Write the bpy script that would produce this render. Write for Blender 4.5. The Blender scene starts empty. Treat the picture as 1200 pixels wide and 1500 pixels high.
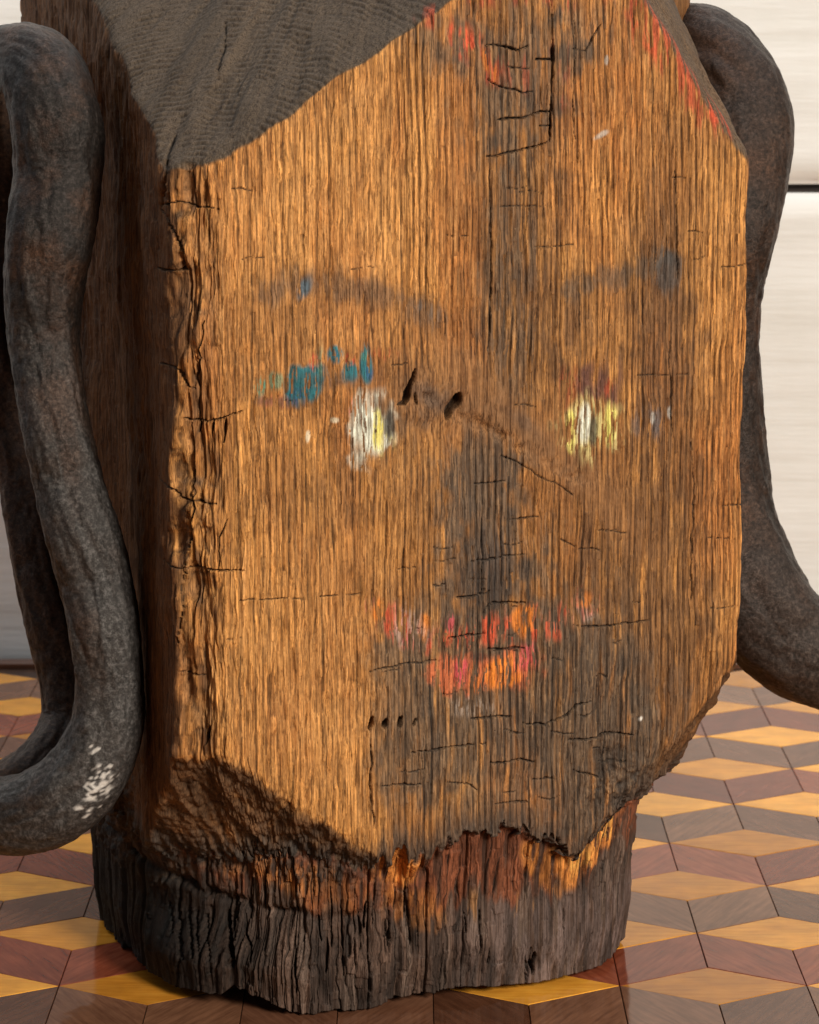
import bpy, bmesh, math, random
import numpy as np
from mathutils import Vector, Matrix

# ------------------------------------------------------------------ camera, light, exposure
scene = bpy.context.scene
col = scene.collection
PITCH = math.asin(750 / 4200.0)
FPX = 4200.0 * math.cos(PITCH)            # focal length in photo pixels (photo 1200 x 1500)
CAM_H = 0.3707

cam_d = bpy.data.cameras.new('camera')
cam_d.sensor_fit = 'VERTICAL'
cam_d.sensor_height = 36.0
cam_d.lens = 36.0 * FPX / 1500.0
cam_d.clip_start = 0.01
cam_d.clip_end = 50
cam_d.dof.use_dof = True
cam_d.dof.focus_distance = 1.01
cam_d.dof.aperture_fstop = 36
cam = bpy.data.objects.new('camera', cam_d)
col.objects.link(cam)
cam.location = (0, 0, CAM_H)
cam.rotation_euler = (math.pi / 2 - PITCH, 0, 0)
scene.camera = cam

world = bpy.data.worlds.new('World')
scene.world = world
world.use_nodes = True
bg = world.node_tree.nodes['Background']
bg.inputs[0].default_value = (0.80, 0.90, 1.0, 1)
bg.inputs[1].default_value = 0.05


def area(name, loc, target, size, energy, color, size_y=None):
    d = bpy.data.lights.new(name, 'AREA')
    d.shape = 'RECTANGLE'
    d.size = size
    d.size_y = size_y or size
    d.energy = energy
    d.color = color
    o = bpy.data.objects.new(name, d)
    col.objects.link(o)
    o.location = loc
    o.rotation_euler = (Vector(target) - Vector(loc)).to_track_quat('-Z', 'Y').to_euler()
    return o


area('window_light', (0.80, -0.22, 0.80), (0.0, 1.05, 0.22), 0.35, 34.5, (1.0, 0.91, 0.78), 0.45)
area('wall_fill', (-0.1, 1.28, 1.15), (-0.1, 1.585, 0.22), 1.5, 7.5, (0.97, 0.985, 1.0), 0.22)  # added overhead lamp without a visible source, brightens the wall
area('left_wall_fill', (-0.95, 1.15, 0.62), (-0.30, 1.585, 0.12), 0.3, 1.3, (0.86, 0.93, 1.0))  # unseen cool lamp added to lift the left part of the wall
area('front_fill', (-0.75, -0.5, 0.55), (-0.05, 1.05, 0.2), 0.9, 0.7, (1.0, 0.93, 0.84), 0.9)  # weak fill lamp added left of the camera to open the dark side

vs = scene.view_settings
vs.view_transform = 'Standard'
vs.look = 'None'
vs.exposure = 0.0
vs.gamma = 1.0
vs.use_curve_mapping = False

# ------------------------------------------------------------------ image pixel to scene helpers
CP, SP = math.cos(PITCH), math.sin(PITCH)


def ray(px, py):
    x, y = (px - 600) / FPX, -(py - 750) / FPX
    return np.array([x, CP + y * SP, -SP + y * CP])


def at(px, py, Y):
    """the world point seen at a photo pixel, on the upright plane y = Y"""
    r = ray(px, py)
    return np.array([0, 0, CAM_H]) + r * (Y / r[1])


def on_ground(px, py, z=0.0):
    r = ray(px, py)
    return np.array([0, 0, CAM_H]) + r * ((z - CAM_H) / r[2])


# ------------------------------------------------------------------ noise (numpy)
def _hash(ix, iy, seed):
    ix = np.asarray(ix, np.float32).astype(np.int32).view(np.uint32); iy = np.asarray(iy, np.float32).astype(np.int32).view(np.uint32)
    h = ix * np.uint32(374761393) + iy * np.uint32(668265263) + np.uint32((seed * 974634777) & 0xFFFFFFFF)
    h ^= h >> np.uint32(13)
    h *= np.uint32(1274126177)
    h ^= h >> np.uint32(16)
    return (h >> np.uint32(8)).astype(np.float32) * np.float32(2.0 / 16777215) - np.float32(1)


def noise(x, y, seed=0):
    x = np.asarray(x, np.float32); y = np.asarray(y, np.float32)
    x, y = np.broadcast_arrays(x, y)
    ix = np.floor(x); iy = np.floor(y)
    fx = x - ix; fy = y - iy
    fx = fx * fx * fx * (fx * (fx * 6 - 15) + 10)
    fy = fy * fy * fy * (fy * (fy * 6 - 15) + 10)
    a = _hash(ix, iy, seed); b = _hash(ix + 1, iy, seed)
    c = _hash(ix, iy + 1, seed); d = _hash(ix + 1, iy + 1, seed)
    return a + (b - a) * fx + (c - a) * fy + (a - b - c + d) * fx * fy


def fbm(x, y, seed=0, n=4, gain=0.5):
    s = 0; amp = 1; tot = 0
    for i in range(n):
        s = s + amp * noise(x * 2 ** i + 17.3 * i, y * 2 ** i + 5.1 * i, seed + i * 7)
        tot += amp; amp *= gain
    return s / tot


def sstep(a, b, x):
    t = np.clip((x - a) / (b - a), 0, 1)
    return t * t * (3 - 2 * t)


def lerp(a, b, t):
    return a + (b - a) * t


# ------------------------------------------------------------------ node helpers
def new_mat(name):
    m = bpy.data.materials.new(name)
    m.use_nodes = True
    nt = m.node_tree
    b = nt.nodes['Principled BSDF']
    return m, nt, b


def nd(nt, t, **kw):
    n = nt.nodes.new(t)
    for k, v in kw.items():
        setattr(n, k, v)
    return n


def ramp(nt, fac, stops):
    n = nd(nt, 'ShaderNodeValToRGB')
    cr = n.color_ramp
    while len(cr.elements) < len(stops):
        cr.elements.new(0.5)
    for e, (p, c) in zip(cr.elements, stops):
        e.position = p
        e.color = (*c, 1) if len(c) == 3 else c
    nt.links.new(fac, n.inputs[0])
    return n.outputs[0]


def mixc(nt, mode, fac, a, b):
    n = nd(nt, 'ShaderNodeMix', data_type='RGBA', blend_type=mode)
    for inp, v in ((n.inputs[0], fac), (n.inputs[6], a), (n.inputs[7], b)):
        if isinstance(v, (int, float)):
            inp.default_value = v
        elif isinstance(v, tuple):
            inp.default_value = (*v, 1)
        else:
            nt.links.new(v, inp)
    return n.outputs[2]


def tex_noise(nt, coord, scale, detail=4, rough=0.55, stretch=None, offs=None):
    if stretch is not None:
        mp = nd(nt, 'ShaderNodeMapping')
        mp.inputs['Scale'].default_value = stretch
        nt.links.new(coord, mp.inputs[0])
        if offs is not None:
            nt.links.new(offs, mp.inputs['Location'])
        coord = mp.outputs[0]
    n = nd(nt, 'ShaderNodeTexNoise')
    n.inputs['Scale'].default_value = scale
    n.inputs['Detail'].default_value = detail
    n.inputs['Roughness'].default_value = rough
    nt.links.new(coord, n.inputs['Vector'])
    return n.outputs[0]


def bump(nt, b, height, strength, dist):
    n = nd(nt, 'ShaderNodeBump')
    n.inputs['Strength'].default_value = strength
    n.inputs['Distance'].default_value = dist
    nt.links.new(height, n.inputs['Height'])
    nt.links.new(n.outputs[0], b.inputs['Normal'])
    return n


def empty(name, loc=(0, 0, 0)):
    o = bpy.data.objects.new(name, None)
    o.empty_display_size = 0.05
    o.location = loc
    col.objects.link(o)
    return o


def grid_mesh(name, V, quads, mats, tris=None, colors=None, smooth=True):
    me = bpy.data.meshes.new(name)
    nq = len(quads)
    nt_ = 0 if tris is None else len(tris)
    me.vertices.add(len(V))
    me.vertices.foreach_set('co', np.ascontiguousarray(V, np.float32).ravel())
    loops = np.asarray(quads, np.int32).ravel()
    starts = np.arange(nq, dtype=np.int32) * 4
    if nt_:
        loops = np.concatenate([loops, np.asarray(tris, np.int32).ravel()])
        starts = np.concatenate([starts, nq * 4 + np.arange(nt_, dtype=np.int32) * 3])
    me.loops.add(len(loops))
    me.loops.foreach_set('vertex_index', loops)
    me.polygons.add(nq + nt_)
    me.polygons.foreach_set('loop_start', starts)
    me.polygons.foreach_set('use_smooth', np.full(nq + nt_, smooth, bool))
    me.update(calc_edges=True)
    if colors is not None:
        for cname, c in colors.items():
            at_ = me.color_attributes.new(cname, 'FLOAT_COLOR', 'POINT')
            c4 = np.ones((len(V), 4), np.float32)
            c4[:, :3] = c
            at_.data.foreach_set('color', c4.ravel())
    for m in mats:
        me.materials.append(m)
    return me


def link(name, me, parent=None):
    o = bpy.data.objects.new(name, me)
    col.objects.link(o)
    if parent is not None:
        o.parent = parent
    return o


# ------------------------------------------------------------------ materials
def wood_inlay(name, c0, c1, c2, rough=0.09):
    m, nt, b = new_mat(name)
    tc = nd(nt, 'ShaderNodeTexCoord')
    oi = nd(nt, 'ShaderNodeObjectInfo')
    geo = nd(nt, 'ShaderNodeNewGeometry')
    add = nd(nt, 'ShaderNodeMath', operation='ADD')
    nt.links.new(oi.outputs['Random'], add.inputs[0])
    nt.links.new(geo.outputs['Random Per Island'], add.inputs[1])
    fr = nd(nt, 'ShaderNodeMath', operation='FRACT')
    nt.links.new(add.outputs[0], fr.inputs[0])
    mul = nd(nt, 'ShaderNodeMath', operation='MULTIPLY')
    nt.links.new(add.outputs[0], mul.inputs[0]); mul.inputs[1].default_value = 37.0
    comb = nd(nt, 'ShaderNodeCombineXYZ')
    nt.links.new(mul.outputs[0], comb.inputs[0]); nt.links.new(mul.outputs[0], comb.inputs[1])
    g = tex_noise(nt, tc.outputs['Object'], 1, 6, 0.65, (45, 420, 100), comb.outputs[0])
    blot = tex_noise(nt, tc.outputs['Object'], 60, 3, 0.5)
    c = ramp(nt, g, [(0.28, c0), (0.52, c1), (0.75, c2)])
    tint = ramp(nt, fr.outputs[0], [(0.0, (0.62, 0.56, 0.52)), (0.5, (1.0, 1.0, 1.0)), (1.0, (1.28, 1.36, 1.3))])
    c = mixc(nt, 'MULTIPLY', 1.0, c, tint)
    bl = ramp(nt, blot, [(0.3, (0.8, 0.78, 0.76)), (0.7, (1.1, 1.1, 1.1))])
    c = mixc(nt, 'MULTIPLY', 1.0, c, bl)
    nt.links.new(c, b.inputs['Base Color'])
    geo2 = nd(nt, 'ShaderNodeNewGeometry')
    sm = tex_noise(nt, geo2.outputs['Position'], 22, 5, 0.6)
    sc = tex_noise(nt, geo2.outputs['Position'], 1, 4, 0.6, (900, 70, 100))
    mixr = nd(nt, 'ShaderNodeMath', operation='MULTIPLY')
    nt.links.new(sm, mixr.inputs[0]); nt.links.new(sc, mixr.inputs[1])
    rr = nd(nt, 'ShaderNodeMapRange')
    nt.links.new(mixr.outputs[0], rr.inputs[0])
    rr.inputs[1].default_value = 0.1; rr.inputs[2].default_value = 0.45
    rr.inputs[3].default_value = rough * 0.7; rr.inputs[4].default_value = rough * 1.7
    nt.links.new(rr.outputs[0], b.inputs['Roughness'])
    b.inputs['Specular IOR Level'].default_value = 0.36
    wav = tex_noise(nt, geo2.outputs['Position'], 90, 3, 0.5)
    bump(nt, b, wav, 0.12, 0.001)
    return m


M_light = wood_inlay('maple_inlay', (0.62, 0.24, 0.026), (0.78, 0.34, 0.040), (0.85, 0.43, 0.065))
M_red = wood_inlay('mahogany_inlay', (0.13, 0.026, 0.013), (0.22, 0.052, 0.026), (0.29, 0.080, 0.040))
M_grey = wood_inlay('walnut_inlay', (0.10, 0.040, 0.022), (0.17, 0.074, 0.042), (0.23, 0.105, 0.060))

m, nt, b = new_mat('joint_filler'); M_joint = m
b.inputs['Base Color'].default_value = (0.025, 0.014, 0.01, 1); b.inputs['Roughness'].default_value = 0.4
tc = nd(nt, 'ShaderNodeTexCoord')
c = ramp(nt, tex_noise(nt, tc.outputs['Object'], 120), [(0.3, (0.03, 0.014, 0.009)), (0.7, (0.075, 0.04, 0.025))])
nt.links.new(c, b.inputs['Base Color'])

# white painted boards
m, nt, b = new_mat('white_paint'); M_wall = m
geo = nd(nt, 'ShaderNodeNewGeometry'); P = geo.outputs['Position']
gr = tex_noise(nt, P, 1, 6, 0.6, (9, 9, 110))
bl = tex_noise(nt, P, 9, 5, 0.6)
sp = tex_noise(nt, P, 26, 5, 0.65, (0.6, 1, 1.4))
c = ramp(nt, gr, [(0.25, (0.70, 0.695, 0.67)), (0.5, (0.76, 0.757, 0.74)), (0.75, (0.80, 0.80, 0.79))])
c2 = ramp(nt, bl, [(0.3, (0.90, 0.89, 0.86)), (0.65, (1.0, 1.0, 1.0))])
c = mixc(nt, 'MULTIPLY', 1.0, c, c2)
f = ramp(nt, sp, [(0.66, (0, 0, 0)), (0.78, (1, 1, 1))])
c = mixc(nt, 'MIX', f, c, (0.52, 0.44, 0.30))
nt.links.new(c, b.inputs['Base Color'])
b.inputs['Roughness'].default_value = 0.55
bump(nt, b, gr, 0.28, 0.0025)

# iron
m, nt, b = new_mat('forged_iron'); M_iron = m
tc = nd(nt, 'ShaderNodeTexCoord'); O = tc.outputs['Object']
n1 = tex_noise(nt, O, 620, 6, 0.75)
n2 = tex_noise(nt, O, 45, 5, 0.6)
n3 = tex_noise(nt, O, 1700, 3, 0.6)
c = ramp(nt, n1, [(0.34, (0.005, 0.0038, 0.0033)), (0.5, (0.019, 0.0145, 0.0125)), (0.70, (0.055, 0.045, 0.041))])
rust = ramp(nt, n2, [(0.46, (0, 0, 0)), (0.66, (0.75, 0.75, 0.75))])
c = mixc(nt, 'MIX', rust, c, mixc(nt, 'MULTIPLY', 1.0, (0.075, 0.036, 0.02), ramp(nt, n1, [(0.36, (0.25, 0.25, 0.25)), (0.62, (1.5, 1.5, 1.5))])))
c = mixc(nt, 'MULTIPLY', 0.8, c, ramp(nt, n3, [(0.3, (0.45, 0.45, 0.45)), (0.65, (1.25, 1.25, 1.25))]))
va = nd(nt, 'ShaderNodeVertexColor', layer_name='lime')
sep = nd(nt, 'ShaderNodeSeparateColor'); nt.links.new(va.outputs[0], sep.inputs[0])
wornc = ramp(nt, n1, [(0.34, (0.014, 0.0125, 0.0118)), (0.5, (0.048, 0.044, 0.042)), (0.70, (0.145, 0.136, 0.132))])
c = mixc(nt, 'MIX', sep.outputs[1], c, wornc)
rustc = ramp(nt, n1, [(0.34, (0.012, 0.007, 0.005)), (0.5, (0.045, 0.022, 0.013)), (0.68, (0.10, 0.052, 0.030))])
c = mixc(nt, 'MIX', sep.outputs[2], c, rustc)
c = mixc(nt, 'MIX', sep.outputs[0], c, (0.62, 0.60, 0.57))
nt.links.new(c, b.inputs['Base Color'])
b.inputs['Metallic'].default_value = 0.3
b.inputs['Specular IOR Level'].default_value = 0.34
rr = nd(nt, 'ShaderNodeMapRange'); nt.links.new(n1, rr.inputs[0])
rr.inputs[1].default_value = 0.3; rr.inputs[2].default_value = 0.7
rr.inputs[3].default_value = 0.52; rr.inputs[4].default_value = 0.33
nt.links.new(rr.outputs[0], b.inputs['Roughness'])
bump(nt, b, n1, 0.55, 0.0011)

# weathered timber: colours of grain, paint and dirt live in the mesh, nodes add fine fibre
m, nt, b = new_mat('weathered_timber'); M_wood = m
tc = nd(nt, 'ShaderNodeTexCoord'); O = tc.outputs['Object']
va = nd(nt, 'ShaderNodeVertexColor', layer_name='wood')
f1 = tex_noise(nt, O, 1, 3, 0.6, (2100, 2100, 42))
f2 = tex_noise(nt, O, 1, 4, 0.65, (900, 900, 420))
f3 = tex_noise(nt, O, 1, 2, 0.5, (900, 900, 14))
c = mixc(nt, 'MULTIPLY', 1.0, va.outputs[0], ramp(nt, f1, [(0.36, (0.50, 0.45, 0.41)), (0.48, (0.95, 0.94, 0.92)), (0.64, (1.28, 1.27, 1.24))]))
c = mixc(nt, 'MULTIPLY', 1.0, c, ramp(nt, f2, [(0.32, (0.74, 0.71, 0.68)), (0.48, (1.0, 1.0, 1.0)), (0.68, (1.12, 1.12, 1.12))]))
c = mixc(nt, 'MULTIPLY', 1.0, c, ramp(nt, f3, [(0.36, (0.66, 0.61, 0.57)), (0.45, (1.0, 1.0, 1.0)), (0.7, (1.08, 1.08, 1.08))]))
nt.links.new(c, b.inputs['Base Color'])
b.inputs['Roughness'].default_value = 0.72
b.inputs['Specular IOR Level'].default_value = 0.25
hsum = nd(nt, 'ShaderNodeMath', operation='ADD')
nt.links.new(f1, hsum.inputs[0]); nt.links.new(f2, hsum.inputs[1])
bump(nt, b, hsum.outputs[0], 0.6, 0.0007)

# ------------------------------------------------------------------ the inlaid table
W_T = 0.0715                      # width of one light rhombus
SIDE = W_T / math.sqrt(3)
table = empty('inlaid_table', (0, 1.0, 0))
table['label'] = 'polished table top inlaid with yellow, red and grey brown cube pattern'
table['category'] = 'table'
BACK_Y = 1.572


def box(bm, x0, x1, y0, y1, z0, z1):
    vsx = [bm.verts.new((x, y, z)) for z in (z0, z1) for x, y in ((x0, y0), (x1, y0), (x1, y1), (x0, y1))]
    for f in ((3, 2, 1, 0), (4, 5, 6, 7), (0, 1, 5, 4), (1, 2, 6, 5), (2, 3, 7, 6), (3, 0, 4, 7)):
        bm.faces.new([vsx[i] for i in f])


def bm_obj(name, bm, mats, parent=None, bevel=0, smooth=False):
    if bevel:
        bmesh.ops.bevel(bm, geom=bm.edges[:], offset=bevel, segments=2, affect='EDGES', profile=0.5)
    bmesh.ops.recalc_face_normals(bm, faces=bm.faces[:])
    me = bpy.data.meshes.new(name)
    bm.to_mesh(me); bm.free()
    for mm in mats:
        me.materials.append(mm)
    if smooth:
        me.polygons.foreach_set('use_smooth', [True] * len(me.polygons))
    o = link(name, me)
    if parent is not None:
        o.parent = parent
        o.matrix_parent_inverse = Matrix.Translation(-Vector(parent.location))
    return o


bm = bmesh.new(); box(bm, -0.9, 0.9, 0.45, BACK_Y, -0.034, -0.0032)
bm_obj('table_base', bm, [M_joint], table)
bm = bmesh.new(); box(bm, -0.9, 0.9, BACK_Y - 0.012, BACK_Y + 0.001, -0.0031, -0.0002)
bm_obj('edge_strip', bm, [M_grey], table, 0.0004)


def rhomb_bm(bm, cx=0, cy=0, rot=0, dz=0.0, shrink=0.00012):
    """flat-lying inlay piece: bevelled prism, long diagonal along local x"""
    k = 1 - shrink / (W_T * 0.25)
    pts = [(-W_T / 2, 0), (0, -SIDE / 2), (W_T / 2, 0), (0, SIDE / 2)]
    ca, sa = math.cos(rot), math.sin(rot)
    rings = []
    for kk, z in ((k, -0.0031), (k, -0.0006), (k - 0.010, -0.0002)):
        rings.append([bm.verts.new((cx + (x * ca - y * sa) * kk, cy + (x * sa + y * ca) * kk, z + dz)) for x, y in pts])
    for r0, r1 in zip(rings, rings[1:]):
        for i in range(4):
            bm.faces.new((r0[i], r0[(i + 1) % 4], r1[(i + 1) % 4], r1[i]))
    bm.faces.new(rings[-1])


tile_me = {}
for kind, mm in (('light', M_light), ('red', M_red), ('grey', M_grey)):
    bm = bmesh.new(); rhomb_bm(bm)
    me = bpy.data.meshes.new('tile_' + kind); bm.to_mesh(me); bm.free()
    me.materials.append(mm); tile_me[kind] = me

t0 = on_ground(1045, 1443)
rng = random.Random(5)
spots = []
row_h = 1.5 * SIDE
for j in range(-9, 10):
    for i in range(-13, 14):
        cx = t0[0] + (i + (0.5 if j % 2 else 0)) * W_T
        cy = t0[1] + j * row_h
        spots.append((cx, cy, 0, 'light', j))
        dk = 'grey' if j % 2 == 0 else 'red'
        # the two dark faces under the light one
        spots.append((cx - W_T / 4, cy - 0.75 * SIDE, -math.pi / 3, dk, j))
        spots.append((cx + W_T / 4, cy - 0.75 * SIDE, math.pi / 3, dk, j))
spots = [s for s in spots if abs(s[0]) < 0.86 and 0.49 < s[1] and
         s[1] + (SIDE * (0.5 if s[3] == 'light' else 1.0)) < BACK_Y - 0.0125 + (0 if s[3] == 'light' else SIDE * 0.25)]
spots.sort(key=lambda s: max(abs(s[0]) - 0.12 * s[1], 0) * 1.0 + abs(s[1] - 1.24) * 0.55)
bms = {k: bmesh.new() for k in tile_me}
for n, (cx, cy, rot, kind, j) in enumerate(spots):
    dz = rng.uniform(-0.00012, 0.0001)
    if n < 290:
        o = link('tile', tile_me[kind], table)
        o.matrix_parent_inverse = Matrix.Translation(-Vector(table.location))
        o.location = (cx, cy, dz)
        o.rotation_euler = (rng.uniform(-.002, .002), rng.uniform(-.002, .002), rot)
    else:
        rhomb_bm(bms[kind], cx, cy, rot, dz)
for k, bmx in bms.items():
    if len(bmx.faces):
        o = bm_obj('outer_tiles', bmx, [{'light': M_light, 'red': M_red, 'grey': M_grey}[k]], table)
        o['kind'] = 'stuff'
    else:
        bmx.free()

# ------------------------------------------------------------------ wall of white boards
wall = empty('plank_wall', (0, 1.6, -0.03))
wall['label'] = 'white painted horizontal plank wall with dark gap, behind the table'
wall['category'] = 'wall'
WY = 1.582
gap_z = at(1175, 277, WY)[2]
BH = 0.275


def board(name, z0, z1, seed):
    nx, nz = 240, 40
    xs = np.linspace(-1.1, 1.1, nx)
    zs = np.linspace(0, 1, nz)
    X, T = np.meshgrid(xs, zs)
    Z = z0 + (z1 - z0) * T
    edge = np.minimum(T, 1 - T) * (z1 - z0)
    wob = 0.0012 * noise(X * 9, T * 0 + seed, seed)
    Z = Z + np.where(T < 0.5, 1, -1) * (1 - sstep(0, 0.02, edge)) * wob
    Y = WY + 0.0030 * (1 - sstep(0, 0.0045, edge)) ** 2 - 0.0008 * fbm(X * 6, Z * 40, seed, 3)
    V = np.stack([X, Y, Z], -1).reshape(-1, 3)
    idx = np.arange(nx * nz).reshape(nz, nx)
    q = np.stack([idx[:-1, :-1], idx[:-1, 1:], idx[1:, 1:], idx[1:, :-1]], -1).reshape(-1, 4)
    # returns at top and bottom plus a back
    V2 = np.array([[-1.1, WY + .022, z0], [1.1, WY + .022, z0], [1.1, WY + .022, z1], [-1.1, WY + .022, z1]])
    n0 = len(V); V = np.concatenate([V, V2])
    tr = []
    for i in range(nx - 1):
        tr.append((idx[0, i + 1], idx[0, i], n0 if i < nx // 2 else n0 + 1))
        tr.append((idx[-1, i], idx[-1, i + 1], n0 + 3 if i < nx // 2 else n0 + 2))
    tr += [(idx[0, nx // 2], n0, n0 + 1), (idx[-1, nx // 2], n0 + 2, n0 + 3)]
    q = np.concatenate([q, [[n0 + 1, n0, n0 + 3, n0 + 2]]])
    o = link(name, grid_mesh(name, V, q, [M_wall], tr), wall)
    o.matrix_parent_inverse = Matrix.Translation(-Vector(wall.location))


for k in range(-2, 3):
    z0 = gap_z + 0.0034 + (k) * (BH + 0.0068)
    board('board', z0, z0 + BH, 31 + k)
bm = bmesh.new(); box(bm, -1.1, 1.1, WY + 0.024, WY + 0.034, gap_z - 2.1 * BH, gap_z + 3.1 * BH)
bm_obj('backing_board', bm, [M_joint], wall)

# ------------------------------------------------------------------ the carved timber head
PHI = math.radians(20)
EX = np.array([math.cos(PHI), math.sin(PHI), 0.0])
EY = np.array([-math.sin(PHI), math.cos(PHI), 0.0])
CEN = np.array([-0.022, 1.104, 0.0])
HB = 0.108                        # half depth


def to_local(p):
    d = np.asarray(p) - CEN
    return np.array([d @ EX, d @ EY, d[2]])


def hit(px, py, axis, val):
    """photo pixel onto a plane of the block: local axis (0 = x, 1 = y) at val; gives local xyz"""
    r = ray(px, py)
    o = to_local((0, 0, CAM_H))
    d = np.array([r @ EX, r @ EY, r[2]])
    return o + d * ((val - o[axis]) / d[axis])


def face(px, py):
    return hit(px, py, 1, -HB)


xl = face(262, 700)[0]
xr = face(1103, 500)[0]
HA0, HA1 = -xl, xr                # left and right half widths
def z_at(x, y, py):
    w = CEN + x * EX + y * EY
    t = -(py - 750) / FPX
    # (z-h) and depth: y_img = yc/zc
    D = w[1]
    # yc = (z-h) CP + D SP ; zc = D CP - (z-h) SP ; t = yc/zc
    return CAM_H + D * (t * CP - SP) / (CP + t * SP)


def plane(p, q, r, out):
    p, q, r = map(np.asarray, (p, q, r))
    n = np.cross(q - p, r - p); n = n / np.linalg.norm(n)
    if n @ np.asarray(out) < 0:
        n = -n
    return n, n @ p


left_hit = hit(176, 95, 0, -HA0)
PL = []
PL.append((np.array([0, -1.0, 0]), HB))
PL.append((np.array([-1.0, 0, 0]), HA0))
PL.append((np.array([1.0, 0, 0]), HA1))
PL.append((np.array([0, 1.0, 0]), HB + 0.03))
e0 = face(322, 700); e1 = np.array([-HA0, -HB + 0.012, 0]); nn = np.array([-(e1[1] - e0[1]), e1[0] - e0[0], 0]); nn = nn / np.linalg.norm(nn); nn = nn if nn[1] < 0 else -nn
PL.append((nn, nn @ np.array([e0[0], e0[1], 0])))
nn = np.array([0.75, -0.66, 0]); PL.append((nn, nn @ np.array([HA1, -HB + 0.004, 0])))
A_pl = plane(face(300, 248), face(622, 28), left_hit, (-0.4, -0.4, 1)); PL.append(A_pl)
B_pl = plane(face(1098, 235), face(945, 0), hit(1002, 20, 1, -HB + 0.075), (1, 0, 0.5)); PL.append(B_pl)
C_pl = plane(face(262, 1058), face(485, 1216), (-0.072, -0.072, z_at(-0.072, -0.072, 1262)), (-1, -1, -1)); PL.append(C_pl)
D_pl = plane(face(1080, 975), face(880, 1215), (0.083, -0.083, z_at(0.083, -0.083, 1190)), (1, -1, -1)); PL.append(D_pl)
# the hidden rear corners are cut the same way
for (n_, d_) in (C_pl, D_pl):
    n2 = n_ * np.array([1, -1, 1]); PL.append((n2, d_ + 0.025))

Z_TOP = face(600, -70)[2]
NF, NL, NR, NBK = 900, 190, 40, 40
yl = np.linspace(HB, -HB, NL, endpoint=False)
uf = np.linspace(-HA0, HA1, NF, endpoint=False)
yr = np.linspace(-HB, HB, NR, endpoint=False)
ub = np.linspace(HA1, -HA0, NBK, endpoint=False)
lx = np.concatenate([np.full(NL, -HA0), uf, np.full(NR, HA1), ub])
ly = np.concatenate([yl, np.full(NF, -HB), yr, np.full(NBK, HB)])
NC = len(lx)
dirx, diry = lx / np.hypot(lx, ly), ly / np.hypot(lx, ly)
arc = np.concatenate([[0], np.cumsum(np.hypot(np.diff(lx), np.diff(ly)))])
NZ = 1000
zr = np.linspace(0.0, Z_TOP, NZ)
S, Z = np.meshgrid(arc, zr)
S = S.astype(np.float32); Z = Z.astype(np.float32)
shift = sstep(0.22, 0.33, zr)[:, None]               # the axis of the section wanders away from the big top cut
CX = (0.052 * shift).astype(np.float32); CY = (0.055 * shift).astype(np.float32)
DX = lx[None, :] - CX; DY = ly[None, :] - CY
DL = np.hypot(DX, DY); DX = (DX / DL).astype(np.float32); DY = (DY / DL).astype(np.float32)

# smooth intersection of the planes, along rays from the axis
k_s = 0.0016 + 0.0006 * fbm(S * 30, Z * 30, 3, 2)
acc = 0
for i, (n_, d_) in enumerate(PL):
    den = n_[0] * DX + n_[1] * DY
    wear = 0.0016 * fbm(S * 55 + i * 9, Z * 38, 100 + i, 3)
    if i in (4,):
        wear = wear * 2.2 + 0.0016 * noise(S * 10, Z * 120, 77)
    if i in (6, 8):
        wear = wear * 1.3
    dd = d_ + wear
    num = dd - n_[2] * Z - n_[0] * CX - n_[1] * CY
    r_i = np.where(den > 1e-3, num / np.maximum(den, 1e-3), 9.0)
    r_i = np.clip(r_i, 0.004, 9.0)
    acc = acc + np.exp(-np.minimum(r_i, 0.35).astype(np.float64) / k_s)
R_head = (-k_s * np.log(acc)).astype(np.float32)

# neck: rounded square with ragged foot
hn, rn = 0.1005, 0.066
def rr_radius(dx, dy, h, r):
    lo = np.zeros_like(dx); hi = np.full_like(dx, 0.2)
    for _ in range(30):
        mid = (lo + hi) / 2
        qx = np.abs(dx * mid) - (h - r); qy = np.abs(dy * mid) - (h - r)
        sd = np.hypot(np.maximum(qx, 0), np.maximum(qy, 0)) + np.minimum(np.maximum(qx, qy), 0) - r
        hi = np.where(sd > 0, mid, hi); lo = np.where(sd > 0, lo, mid)
    return (lo + hi) / 2
R_neck1 = rr_radius(dirx.copy(), diry.copy(), hn, rn)
R_neck = np.broadcast_to(R_neck1, S.shape).copy()
R_neck = R_neck - 0.0022 * sstep(0.02, 0.0, Z) - 0.0008 + 0.0036 * sstep(0.03, 0.07, Z)
chunk = fbm(S * 60, Z * 5, 11, 3)
cang = np.arctan2(DY, DX); R_neck -= 0.013 * np.exp(-((cang + 0.75 * math.pi) / 0.42) ** 2) * sstep(0.012, 0.036, Z)
R_neck += 0.0016 * chunk
# image pixel coordinates: block points, put on the face plane, projected through the camera
XB = DX * R_head


def face_to_image(x, z):
    w0 = CEN[0] + x * EX[0] + (-HB) * EY[0]
    w1 = CEN[1] + x * EX[1] + (-HB) * EY[1]
    zz = z - CAM_H
    yc = zz * CP + w1 * SP
    zc = w1 * CP - zz * SP
    return 600 + FPX * w0 / zc, 750 - FPX * yc / zc


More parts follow.
